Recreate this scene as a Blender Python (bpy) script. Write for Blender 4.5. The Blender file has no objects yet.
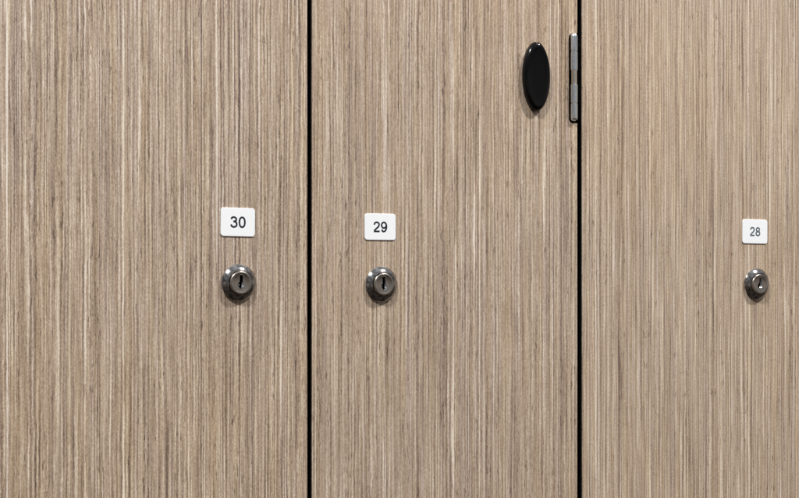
import bpy, bmesh, math, random
from math import sin, cos, pi, radians
random.seed(3)
S = bpy.context.scene
col = S.collection
MM = 0.001

# ------------------------------------------------------------------ materials
def new_mat(name):
    m = bpy.data.materials.new(name); m.use_nodes = True
    nt = m.node_tree; b = nt.nodes['Principled BSDF']
    return m, nt, b

class G:
    """tiny node-graph helper"""
    def __init__(s, nt): s.nt = nt
    def n(s, t): return s.nt.nodes.new(t)
    def plug(s, v, sock):
        if isinstance(v, (int, float, tuple)): sock.default_value = v
        else: s.nt.links.new(v, sock)
    def m(s, op, a, b=0.0, c=None, clamp=False):
        n = s.n('ShaderNodeMath'); n.operation = op; n.use_clamp = clamp
        s.plug(a, n.inputs[0]); s.plug(b, n.inputs[1])
        if c is not None: s.plug(c, n.inputs[2])
        return n.outputs[0]
    def xyz(s, a, b, c):
        n = s.n('ShaderNodeCombineXYZ')
        s.plug(a, n.inputs[0]); s.plug(b, n.inputs[1]); s.plug(c, n.inputs[2]); return n.outputs[0]
    def noise(s, vec, detail=2.0, rough=.5):
        n = s.n('ShaderNodeTexNoise'); n.inputs['Scale'].default_value = 1.0
        n.inputs['Detail'].default_value = detail; n.inputs['Roughness'].default_value = rough
        s.plug(vec, n.inputs['Vector']); return n.outputs['Fac']
    def smooth(s, v, a, b, lo=0.0, hi=1.0):
        n = s.n('ShaderNodeMapRange'); n.interpolation_type = 'SMOOTHSTEP'
        s.plug(v, n.inputs[0]); n.inputs[1].default_value = a; n.inputs[2].default_value = b
        n.inputs[3].default_value = lo; n.inputs[4].default_value = hi
        return n.outputs[0]
    def mix(s, f, a, b, mode='MIX'):
        n = s.n('ShaderNodeMix'); n.data_type = 'RGBA'; n.blend_type = mode
        s.plug(f, n.inputs[0]); s.plug(a, n.inputs[6]); s.plug(b, n.inputs[7]); return n.outputs[2]

def srgb(r, g, b, k=1.0):
    f = lambda c: (c/12.92 if c <= .04045 else ((c+.055)/1.055)**2.4)
    return (f(r/255)*k, f(g/255)*k, f(b/255)*k, 1.0)

def wood(name, seed, contrast, bright, lines):
    """straight grained engineered oak: many thin vertical stripes, all from stretched noise.
       lines = [(x_mm, width_mm, strength)] single long pale or dark stripes"""
    m, nt, b = new_mat(name); g = G(nt)
    tc = g.n('ShaderNodeTexCoord'); sp = g.n('ShaderNodeSeparateXYZ')
    nt.links.new(tc.outputs['Object'], sp.inputs[0])
    x0 = g.m('MULTIPLY', sp.outputs[0], 1000.0)      # millimetres
    z = g.m('MULTIPLY', sp.outputs[2], 1000.0)
    def N(x, fx, fz, off, det=2.0, ro=.5):
        return g.noise(g.xyz(g.m('MULTIPLY', x, fx), seed*7.3+off, g.m('MULTIPLY', z, fz)), det, ro)
    # wobble of the fibres
    w1 = g.m('MULTIPLY', g.m('SUBTRACT', N(x0, .06, .016, 1.0), .5), 1.5)
    w2 = g.m('MULTIPLY', g.m('SUBTRACT', N(x0, .50, .10, 2.0), .5), .95)
    wm = N(x0, .05, .01, 2.5)
    w2 = g.m('MULTIPLY', w2, g.smooth(wm, .38, .68, .25, 1.5))
    x = g.m('ADD', x0, g.m('ADD', w1, w2))
    broad = N(x, .06, .0022, 3.0, 2)
    mid   = N(x, .42, .0070, 4.0, 2, .55)
    fine  = N(x, .98, .011, 5.0, 2, .6)
    vfine = N(x, 2.0, .045, 6.0, 2, .6)
    grain = N(x, 1.9, .75, 7.0, 3, .75)
    def c(v, k): return g.m('MULTIPLY', g.m('SUBTRACT', v, .5), k*contrast)
    v = g.m('ADD', g.m('ADD', c(broad, .08), c(mid, .20)), g.m('ADD', c(fine, .85), c(vfine, .90)))
    v = g.m('ADD', v, c(grain, 1.10))
    # the even rhythm of the sliced sheets
    ph = g.m('MULTIPLY_ADD', x, 2*pi/2.15, g.m('MULTIPLY', N(x0, .11, .0012, 8.0, 1), 34.0))
    ph2 = g.m('MULTIPLY_ADD', x, 2*pi/3.3, g.m('MULTIPLY', N(x0, .09, .0012, 9.0, 1), 30.0))
    am = g.smooth(N(x0, .20, .012, 10.0, 1), .3, .65, .05, .185)
    v = g.m('ADD', v, g.m('MULTIPLY', g.m('MULTIPLY', g.m('SINE', ph), am), contrast))
    v = g.m('ADD', v, g.m('MULTIPLY', g.m('SINE', ph2), .06*contrast))
    # thin pale fibres and thin dark fibres (ridges of stretched noise)
    def ridge(fx, fz, off, w, maskf, lo, hi, amp):
        r = g.m('ABSOLUTE', g.m('SUBTRACT', N(x, fx, fz, off, 1, .5), .5))
        r = g.smooth(r, 0.0, w, 1.0, 0.0)
        k = g.smooth(N(x, maskf, .014, off+.5, 1), lo, hi)
        return g.m('MULTIPLY', g.m('MULTIPLY', r, k), amp)
    pale = ridge(.26, .0009, 11.0, .034, .25, .48, .64, .24*contrast)
    pale2 = ridge(.42, .0020, 12.0, .050, .3, .50, .64, .26*contrast)
    dark = ridge(.30, .0016, 13.0, .040, .25, .48, .64, .24*contrast)
    # short dark pores, strung out along the grain
    por = g.smooth(N(x, 1.35, .16, 14.0, 2, .5), .57, .70)
    pom = g.smooth(N(x, .45, .010, 15.0, 1), .48, .60)
    por = g.m('MULTIPLY', g.m('MULTIPLY', por, pom), .44*contrast)
    # darker streaks with soft ends
    stk = g.smooth(N(x, .65, .014, 16.0, 1, .5), .60, .76)
    stk = g.m('MULTIPLY', stk, .09*contrast)
    v = g.m('ADD', v, g.m('ADD', pale, pale2))
    v = g.m('SUBTRACT', v, g.m('ADD', g.m('ADD', dark, por), stk))
    for (lx, lw, la) in lines:
        d = g.m('ABSOLUTE', g.m('SUBTRACT', g.m('ADD', x0, g.m('MULTIPLY', w2, .5)), lx))
        d = g.smooth(d, lw*.25, lw*.8, 1.0, 0.0)
        v = g.m('ADD', v, g.m('MULTIPLY', d, la))
    v = g.m('ADD', v, .52)
    r = g.n('ShaderNodeValToRGB'); nt.links.new(v, r.inputs[0])
    el = r.color_ramp.elements
    el[0].position = 0.0; el[0].color = srgb(92, 78, 70)
    el[1].position = 1.0; el[1].color = srgb(226, 217, 205)
    for p, cc in ((.22, (126, 108, 96)), (.42, (157, 138, 121)), (.58, (175, 156, 138)), (.78, (201, 186, 170))):
        e = el.new(p); e.color = srgb(*cc)
    # hue drift: grey-violet stripes, yellow-tan stripes, blotches over the sheet
    hv = N(x, .40, .006, 21.0, 2, .6)
    cc = g.mix(g.smooth(hv, .50, .68, 0, .45), r.outputs[0], (.94, .96, 1.10, 1), 'MULTIPLY')
    cc = g.mix(g.smooth(hv, .48, .34, 0, .7), cc, (1.01, .985, .90, 1), 'MULTIPLY')
    if seed == 3.0: cc = g.mix(1.0, cc, (.99, 1.0, 1.01, 1), 'MULTIPLY')
    lo = N(x0, .006, .006, 22.0, 1)
    cc = g.mix(g.smooth(lo, .35, .65, 0, .6), cc, (1.03, 1.0, .93, 1), 'MULTIPLY')
    cc = g.mix(1.0, cc, (bright*1.04, bright*1.03, bright*1.01, 1), 'MULTIPLY')
    nt.links.new(cc, b.inputs['Base Color'])
    b.inputs['Roughness'].default_value = .55
    b.inputs['Specular IOR Level'].default_value = .3
    bp = g.n('ShaderNodeBump'); bp.inputs['Strength'].default_value = .35; bp.inputs['Distance'].default_value = .00012
    nt.links.new(g.m('ADD', v, grain), bp.inputs['Height']); nt.links.new(bp.outputs[0], b.inputs['Normal'])
    return m

def plain(name, rgb, rough, metal=0.0, spec=.5, nscale=900., namt=.08, bump=0.0):
    m, nt, b = new_mat(name); g = G(nt)
    tc = g.n('ShaderNodeTexCoord'); n = g.n('ShaderNodeTexNoise')
    n.inputs['Scale'].default_value = nscale; n.inputs['Detail'].default_value = 4
    nt.links.new(tc.outputs['Object'], n.inputs['Vector'])
    k = g.smooth(n.outputs['Fac'], .3, .7, 1-namt, 1+namt)
    kk = g.n('ShaderNodeCombineColor')
    for i in range(3): nt.links.new(k, kk.inputs[i])
    nt.links.new(g.mix(1.0, rgb, kk.outputs[0], 'MULTIPLY'), b.inputs['Base Color'])
    nt.links.new(g.m('MULTIPLY', k, rough, clamp=True), b.inputs['Roughness'])
    b.inputs['Metallic'].default_value = metal
    b.inputs['Specular IOR Level'].default_value = spec
    if bump:
        bp = g.n('ShaderNodeBump'); bp.inputs['Strength'].default_value = bump; bp.inputs['Distance'].default_value = .00005
        nt.links.new(n.outputs['Fac'], bp.inputs['Height']); nt.links.new(bp.outputs[0], b.inputs['Normal'])
    return m

M = {
 'core':  plain('black_core', (.004, .004, .004, 1), .8, spec=.1),
 'inner': plain('dark_interior', (.006, .006, .006, 1), .9, spec=.05, nscale=40),
 'chrome': plain('dark_nickel', (.35, .34, .335, 1), .13, 1.0, bump=.25, nscale=700),
 'plug':  plain('worn_nickel_plug', (.46, .415, .375, 1), .27, 1.0, bump=.4, nscale=1200),
 'bright': plain('bright_steel', (.86, .88, .92, 1), .14, 1.0),
 'steel': plain('zinc_steel', (.84, .90, .96, 1), .25, 1.0, bump=.05, nscale=500, namt=.05),
 'pin':   plain('polished_pin', (.92, .84, .74, 1), .2, 1.0),
 'label': plain('white_plastic', (.87, .885, .91, 1), .6, namt=.012, spec=.12),
 'ink':   plain('dark_ink', srgb(32, 38, 46), .6, spec=.2),
 'ink_faded': plain('grey_ink', srgb(84, 96, 106), .6, spec=.2),
 'gloss': plain('gloss_black', (.0015, .0015, .0018, 1), .13, namt=.05, nscale=300, spec=.30),
}

# ------------------------------------------------------------------ mesh helpers
def link(name, bm, mat, parent=None, smooth=False):
    bmesh.ops.recalc_face_normals(bm, faces=bm.faces)
    me = bpy.data.meshes.new(name); bm.to_mesh(me); bm.free()
    o = bpy.data.objects.new(name, me); col.objects.link(o)
    me.materials.append(mat)
    if smooth:
        for p in me.polygons: p.use_smooth = True
    if parent: o.parent = parent
    return o

def loops(bm, rings, cap_first=True, cap_last=True):
    """skin a list of rings (lists of (x,y,z) mm, equal length)"""
    R = [[bm.verts.new((p[0]*MM, p[1]*MM, p[2]*MM)) for p in r] for r in rings]
    n = len(R[0])
    for a, b in zip(R, R[1:]):
        for i in range(n):
            j = (i+1) % n
            bm.faces.new((a[i], a[j], b[j], b[i]))
    if cap_first: bm.faces.new(R[0][::-1])
    if cap_last: bm.faces.new(R[-1])
    return R

def prism(outline, y0, y1):
    bm = bmesh.new()
    loops(bm, [[(x, y1, z) for x, z in outline], [(x, y0, z) for x, z in outline]])
    return bm

def lathe(bm, prof, n=96, cap_first=False, cap_last=False):
    """prof: (radius, height above the door) about the Y axis"""
    loops(bm, [[(r*cos(2*pi*i/n), -h, r*sin(2*pi*i/n)) for i in range(n)] for r, h in prof], cap_first, cap_last)

def lathe_z(bm, prof, n=48):
    loops(bm, [[(r*cos(2*pi*i/n), r*sin(2*pi*i/n), h) for i in range(n)] for r, h in prof])

def sharp(o, ang=32):
    """smooth shading that keeps real edges crisp"""
    me = o.data
    bm = bmesh.new(); bm.from_mesh(me)
    for e in bm.edges:
        if len(e.link_faces) == 2 and e.calc_face_angle(0) > radians(ang): e.smooth = False
    bm.to_mesh(me); bm.free()
    for p in me.polygons: p.use_smooth = True
    return o

def empty(name, loc, label, cat, group=None):
    o = bpy.data.objects.new(name, None); col.objects.link(o)
    o.location = [v*MM for v in loc]; o.empty_display_size = .02
    o['label'] = label; o['category'] = cat
    if group: o['group'] = group
    return o

# ------------------------------------------------------------------ lock
def make_lock(parent, x, z, spin):
    bm = bmesh.new()
    prof = [(9.5, 0.0), (9.95, .85), (10.05, 1.0), (9.95, 1.15)]
    for k in range(1, 15):                      # slightly domed cone of the bezel
        t = k/14.
        prof.append((9.95-2.95*t, 1.15+2.1*(.65*t+.35*(1-(1-t)**2))))
    prof += [(6.85, 3.3), (6.70, 3.2), (6.60, 2.9), (6.58, .6)]
    lathe(bm, prof)
    lock = sharp(link('lock', bm, M['chrome'], parent), 40)
    lock.location = (x*MM, 0, z*MM); lock.rotation_euler = (0, 0, 0)
    # plug: flat disc with a chamfered rim and a real keyway cut into it
    n = 160; cz = -1.1
    def outline(hw, up, dn, cr):
        """slot joined to a round recess, star shaped about (0, cz)"""
        o = []
        for i in range(n):
            a = 2*pi*i/n; ca, sa = cos(a), sin(a)
            lim = up if sa > 0 else dn
            r = min(hw/max(abs(ca), 1e-6), lim/max(abs(sa), 1e-6))
            r = max(r, cr); o.append((r*ca, r*sa))
        return o
    rim = [(6.3, .6), (6.3, 3.75), (6.2, 4.0), (5.95, 4.2), (5.6, 4.28), (5.35, 4.28), (5.2, 4.2)]
    bm = bmesh.new()
    rings = [[(r*cos(2*pi*i/n), -h, r*sin(2*pi*i/n)) for i in range(n)] for r, h in rim]
    top = outline(.95, 5.3, 2.2, 1.85)
    rings.append([(px, -4.2, pz+cz) for px, pz in top])
    rings.append([(px*.98, -4.12, pz*.98+cz) for px, pz in top])
    loops(bm, rings, False, False)
    plug = sharp(link('plug', bm, M['plug'], lock), 30)
    # bright dished washer inside the round recess
    bm = bmesh.new()
    slot = outline(.66, 5.0, 1.6, .66)
    loops(bm, [[(px*.98, -4.12, pz*.98+cz) for px, pz in top],
               [(px*.80+qx*.2, -3.75, pz*.80+qz*.2+cz) for (px, pz), (qx, qz) in zip(top, slot)],
               [(qx, -3.2, qz+cz) for qx, qz in slot]], False, False)
    shutter = link('keyhole_washer', bm, M['bright'], lock, True)
    bm = bmesh.new()
    loops(bm, [[(qx, -3.2, qz+cz) for qx, qz in slot], [(qx*.97, .0, qz*.97+cz) for qx, qz in slot]], False, True)
    kw = link('keyway', bm, M['core'], lock)
    for o in (plug, shutter, kw): o.rotation_euler = (0, spin, 0)
    return lock

# ------------------------------------------------------------------ label with number
def spline(pts, closed, k=10):
    n = len(pts); out = []
    rng = n if closed else n-1
    for i in range(rng):
        g4 = [pts[(i+j) % n] if closed else pts[min(max(i+j, 0), n-1)] for j in (-1, 0, 1, 2)]
        for s_ in range(k):
            t = s_/k
            out.append(tuple(.5*(2*g4[1][c]+(g4[2][c]-g4[0][c])*t+(2*g4[0][c]-5*g4[1][c]+4*g4[2][c]-g4[3][c])*t*t+(3*g4[1][c]-g4[0][c]-3*g4[2][c]+g4[3][c])*t**3) for c in (0, 1)))
    if not closed: out.append(pts[-1])
    return out
def oval(cx, cz, a, b, ex=1.0, n=40):
    f = lambda v: math.copysign(abs(v)**ex, v)
    return [(cx+a*f(cos(2*pi*i/n)), cz+b*f(sin(2*pi*i/n))) for i in range(n)]
GLYPH = {   # centre lines in a 4.1 x 6 mm box about the origin
 '0': [(True, oval(0, 0, 1.55, 2.6, .86))],
 '8': [(True, oval(0, 1.36, 1.32, 1.24)), (True, oval(0, -1.27, 1.58, 1.34))],
 '3': [(False, spline([(-1.52, 1.45), (-1.15, 2.32), (-.05, 2.62), (1.0, 2.25), (1.32, 1.42), (.95, .62), (-.35, .30)], False)),
       (False, spline([(-.35, .30), (.95, .05), (1.6, -1.0), (1.25, -2.15), (.0, -2.62), (-1.2, -2.25), (-1.62, -1.25)], False))],
 '2': [(False, spline([(-1.55, 1.15), (-1.2, 2.2), (-.05, 2.62), (1.15, 2.2), (1.5, 1.15), (1.0, .05), (-.2, -.95), (-1.2, -1.85), (-1.58, -2.58)], False)),
       (False, [(-1.95, -2.6), (1.9, -2.6)])],
 '9': [(True, oval(-.1, 1.0, 1.5, 1.62)),
       (False, spline([(1.32, 1.6), (1.6, .2), (1.3, -1.35), (.55, -2.4), (-.45, -2.62), (-1.15, -2.25), (-1.5, -1.45)], False))],
}
def ribbon(bm, pts, closed, w, h):
    """flat inked stroke, one strip of quads"""
    n = len(pts); L = []; R = []
    for i in range(n):
        a = pts[(i-1) % n] if closed else pts[max(i-1, 0)]
        b = pts[(i+1) % n] if closed else pts[min(i+1, n-1)]
        dx, dz = b[0]-a[0], b[1]-a[1]; q = math.hypot(dx, dz) or 1
        nx, nz = -dz/q*w/2, dx/q*w/2; x, z = pts[i]
        L.append(bm.verts.new(((x+nx)*MM, -h*MM, (z+nz)*MM))); R.append(bm.verts.new(((x-nx)*MM, -h*MM, (z-nz)*MM)))
    for i in range(n if closed else n-1):
        j = (i+1) % n
        bm.faces.new((L[i], L[j], R[j], R[i]))
def make_label(parent, cx, cz, w, h, text, rot, ink, label_text, dsize=6.1, dx=0.0, dz=0.0):
    t = .55; rc = 1.7; seg = 8
    def rr(inset):
        o = []
        for (sx, sz, a0) in ((1, 1, 0), (-1, 1, 90), (-1, -1, 180), (1, -1, 270)):
            for k in range(seg+1):
                a = radians(a0+90*k/seg)
                o.append((sx*(w/2-rc)+(rc-inset)*cos(a), sz*(h/2-rc)+(rc-inset)*sin(a)))
        return o
    bm = bmesh.new()
    rings = [[(px, -hh, pz) for px, pz in rr(i)] for i, hh in ((0, 0.0), (0, t-.15), (.06, t-.05), (.18, t))]
    loops(bm, rings)
    lab = link('number_label', bm, M['label'], parent)
    lab.location = (cx*MM, -.02*MM, cz*MM); lab.rotation_euler = (0, rot, 0)
    lab['label'] = label_text
    bm = bmesh.new(); adv = 4.72*dsize/6.0; k0 = 0
    for q, ch in enumerate(text):
        ox = (q-(len(text)-1)/2)*adv
        for closed, pts in GLYPH[ch]:
            k0 += 1
            ribbon(bm, [(px*dsize/6.0+ox, pz*dsize/6.0) for px, pz in pts], closed, 1.02*dsize/6.0, t+.02+.006*k0)
    num = link('printed_number', bm, ink, lab)
    num.location = (dx*MM, 0, dz*MM)
    return lab

# ------------------------------------------------------------------ door
ZB, ZT = -330., 430.
def make_door(x0, x1, mat, label, notch=None, tilt=0.0):
    d = empty('locker_door', (x0, 0, 0), label, 'locker door', 'locker doors')
    W = x1-x0
    if notch:
        nx, nb, ntp = notch; r = 2.2; nx -= x0
        def corner(cx, cz, a0, a1):
            return [(cx+r*cos(radians(a0+(a1-a0)*k/6)), cz+r*sin(radians(a0+(a1-a0)*k/6))) for k in range(7)]
        o = [(0, ZB), (W, ZB), (W, nb)] + corner(nx+r, nb+r, 270, 180) + corner(nx+r, ntp-r, 180, 90) + [(W, ntp), (W, ZT), (0, ZT)]
    else:
        o = [(0, ZB), (W, ZB), (W, ZT), (0, ZT)]
    c = link('core_panel', prism(o, .75, 12.5), M['core'], d)
    bm = prism(o, 0.0, .75)
    es = [e for e in bm.edges if all(abs(v.co.y) < 1e-7 for v in e.verts)]
    bmesh.ops.bevel(bm, geom=es, offset=.22*MM, segments=2, affect='EDGES', profile=.5)
    f = link('veneer_face', bm, mat, d)
    d.rotation_euler = (0, tilt, 0)
    return d

G1L, G1R, G2L, G2R = 384.5, 387.4, 563.5, 567.15
# single pale or dark stripes, x measured from each door's left edge (mm)
X30, X29, X28 = 84.5, G1R, G2R
wood30 = wood('oak_veneer_coarse', 1.0, .88, .98, [(217.6-X30, .9, .40), (258-X30, .7, .22), (278.8-X30, .8, .26), (301-X30, .7, .22), (322-X30, .7, -.25), (331-X30, .6, .2), (344-X30, 1.0, -.22)])
wood29 = wood('oak_veneer_fine', 2.0, .79, .995, [(477.5-X29, .7, .30), (495-X29, .7, .22), (432-X29, .7, .2), (552-X29, 1.1, -.25), (421-X29, .7, -.2)])
wood28 = wood('oak_veneer_pale', 3.0, .78, 1.045, [(577-X28, .8, .24), (586-X28, .8, .2), (594-X28, .9, -.25), (641-X28, .8, .22), (695-X28, .8, .22), (661-X28, .8, -.2)])

door30 = make_door(X30, G1L, wood30, 'grey brown wood door with the number 30 above its round lock')
door29 = make_door(X29, G2L, wood29, 'narrow middle wood door numbered 29, with black oval cap and steel hinge', notch=(557.3, 99.8, 154.0))
door28 = make_door(X28, 864.0, wood28, 'pale wood door numbered 28, right of the steel hinge', tilt=radians(-.05))

for d, X, (lx, lz), (ax, az, aw, ah), num, rot, ink, ds, sp in (
    (door30, X30, (343.4, 3.4), (343.05, 36.15, 19.9, 15.4), '30', radians(.6), M['ink'], 6.05, radians(1)),
    (door29, X29, (430.15, 2.7), (429.6, 35.1, 19.7, 14.9), '29', radians(-.3), M['ink'], 5.9, radians(-4)),
    (door28, X28, (701.0, 3.1), (699.85, 36.7, 20.3, 15.4), '28', radians(.4), M['ink_faded'], 5.7, radians(5))):
    make_lock(d, lx-X, lz, sp)
    make_label(d, ax-X, az, aw, ah, num, rot, ink, 'white label printed with the number '+num, ds)

# ------------------------------------------------------------------ black oval cap on door 29
def make_cap(parent, cx, cz):
    n = 120; a, h = 9.3, 20.6
    def ring(ins, y, notch=0.0):
        o = []
        for i in range(n):
            t = 2*pi*i/n
            s = sin(t); ww = (max(0., 1-s*s))**.52
            x = (a-ins)*ww*(1 if cos(t) >= 0 else -1); zz = (h-ins*1.1)*s
            if abs(x) < 1.0 and s > 0: zz -= notch*(1-abs(x)/1.0)
            o.append((x, -y, zz))
        return o
    bm = bmesh.new()
    loops(bm, [ring(.25, 0, 1.2), ring(0, .3, 1.2), ring(0, 1.6, 1.2), ring(.10, 2.2, 1.1), ring(.38, 2.8, .9), ring(.85, 3.3, .6),
               ring(1.5, 3.72, .3), ring(2.3, 3.95, .1), ring(4.2, 4.02), ring(6.5, 4.03)])
    o = link('oval_cap', bm, M['gloss'], parent, True)
    o.location = (cx*MM, 0, cz*MM); o['label'] = 'glossy black oval cap on the wood'
    return o
make_cap(door29, 533.3-X29, 126.2)

# ------------------------------------------------------------------ hinge in the notch of door 29
def make_hinge(parent, cx, zt, zb):
    R = 2.2
    bm = bmesh.new()
    lf = [(1.0, zb+1), (2.2, zb+1), (2.2, zt-1), (1.0, zt-1)]
    loops(bm, [[(x, 14, z) for x, z in lf], [(x, 1.2, z) for x, z in lf]])
    h = link('hinge', bm, M['steel'], parent); h.location = (cx*MM, -.9*MM, 0)
    L = zt-zb
    cuts = [(zt, 143.0, 'top'), (143.0, 131.2, ''), (123.2, 111.7, ''), (111.7, zb, 'bot')]
    for (a, b, kind) in cuts:
        e = .26
        if kind == 'top':
            prof = [(.5, a), (1.2, a-.12), (1.75, a-.5), (2.08, a-1.1), (R, a-1.9), (R, b+e+.15), (R-.15, b+e)]
        elif kind == 'bot':
            prof = [(R-.15, a-e), (R, a-e-.15), (R, b+1.9), (2.08, b+1.1), (1.75, b+.5), (1.2, b+.12), (.5, b)]
        else:
            prof = [(R-.15, a-e), (R, a-e-.15), (R, b+e+.15), (R-.15, b+e)]
        bm = bmesh.new(); lathe_z(bm, prof)
        k = sharp(link('knuckle', bm, M['steel'], h), 24)
    bm = bmesh.new(); lathe_z(bm, [(1.85, zt-2.5), (1.85, zb+2.5)])
    sharp(link('hinge_pin', bm, M['pin'], h), 50)
make_hinge(door29, 560.35-X29, 153.7, 101.0)

# ------------------------------------------------------------------ dark carcass behind the doors (seen only through the gaps)
bm = bmesh.new()
def boxmm(x0, x1, y0, y1, z0, z1):
    r = [(x0, z0), (x1, z0), (x1, z1), (x0, z1)]
    loops(bm, [[(x, y1, z) for x, z in r], [(x, y0, z) for x, z in r]])
boxmm(84, 864.5, 320, 332, ZB-5, ZT+5)
boxmm(72, 84, 0, 332, ZB-5, ZT+5); boxmm(864.5, 876.5, 0, 332, ZB-5, ZT+5)
boxmm(84, 864.5, 14, 320, ZB-5, ZB+7); boxmm(84, 864.5, 14, 320, ZT-7, ZT+5)
for gx in ((G1L+G1R)/2, (G2L+G2R)/2): boxmm(gx-9, gx+9, 15, 320, ZB+7, ZT-7)
cab = link('cabinet_frame', bm, M['inner'])
cab['kind'] = 'structure'

# ------------------------------------------------------------------ light: two ceiling lamps above and in front of the lockers
def lamp(name, loc, target, size, power, color):
    L = bpy.data.lights.new(name, 'AREA'); L.shape = 'DISK'; L.size = size; L.energy = power; L.color = color
    o = bpy.data.objects.new(name, L); col.objects.link(o); o.location = loc
    from mathutils import Vector
    o.rotation_euler = (Vector(target)-Vector(loc)).to_track_quat('-Z', 'Y').to_euler()
lamp('ceiling_lamp', (-.75, -1.05, 1.75), (.45, 0, 0), .16, 46, (1.0, .985, .96))
lamp('ceiling_lamp', (1.55, -1.05, 1.9), (.5, 0, 0), .18, 58, (1.0, .985, .96))

w = bpy.data.worlds.new('World'); S.world = w; w.use_nodes = True
nt = w.node_tree; g = G(nt); bg = nt.nodes['Background']
tc = g.n('ShaderNodeTexCoord'); sp = g.n('ShaderNodeSeparateXYZ'); nt.links.new(tc.outputs['Generated'], sp.inputs[0])
r = g.n('ShaderNodeValToRGB'); nt.links.new(g.m('MULTIPLY_ADD', sp.outputs[2], .5, .5), r.inputs[0])
el = r.color_ramp.elements
el[0].position = 0; el[0].color = (.045, .036, .030, 1)
el[1].position = 1; el[1].color = (.62, .64, .67, 1)
for p, c_ in ((.38, (.085, .070, .060, 1)), (.50, (.31, .288, .265, 1)), (.60, (.17, .17, .175, 1)), (.78, (.38, .395, .415, 1))):
    e = el.new(p); e.color = c_
nz = g.noise(g.xyz(g.m('MULTIPLY', sp.outputs[0], 3.0), g.m('MULTIPLY', sp.outputs[1], 3.0), g.m('MULTIPLY', sp.outputs[2], 5.0)), 1)
k = g.smooth(nz, .35, .65, .45, 1.5)
kk = g.n('ShaderNodeCombineColor')
for i in range(3): nt.links.new(k, kk.inputs[i])
nt.links.new(g.mix(1.0, r.outputs[0], kk.outputs[0], 'MULTIPLY'), bg.inputs[0]); bg.inputs[1].default_value = 1.0

# ------------------------------------------------------------------ camera
cd = bpy.data.cameras.new('camera'); cam = bpy.data.objects.new('camera', cd); col.objects.link(cam)
cd.sensor_width = 36; cd.lens = 36*1661/799; cd.shift_y = 40/799; cd.clip_start = .01; cd.clip_end = 50
cam.location = (0, -.835, 0); cam.rotation_euler = (radians(90), 0, -radians(27.9))
S.camera = cam

S.view_settings.view_transform = 'Standard'; S.view_settings.look = 'None'
S.view_settings.exposure = 0; S.view_settings.gamma = 1
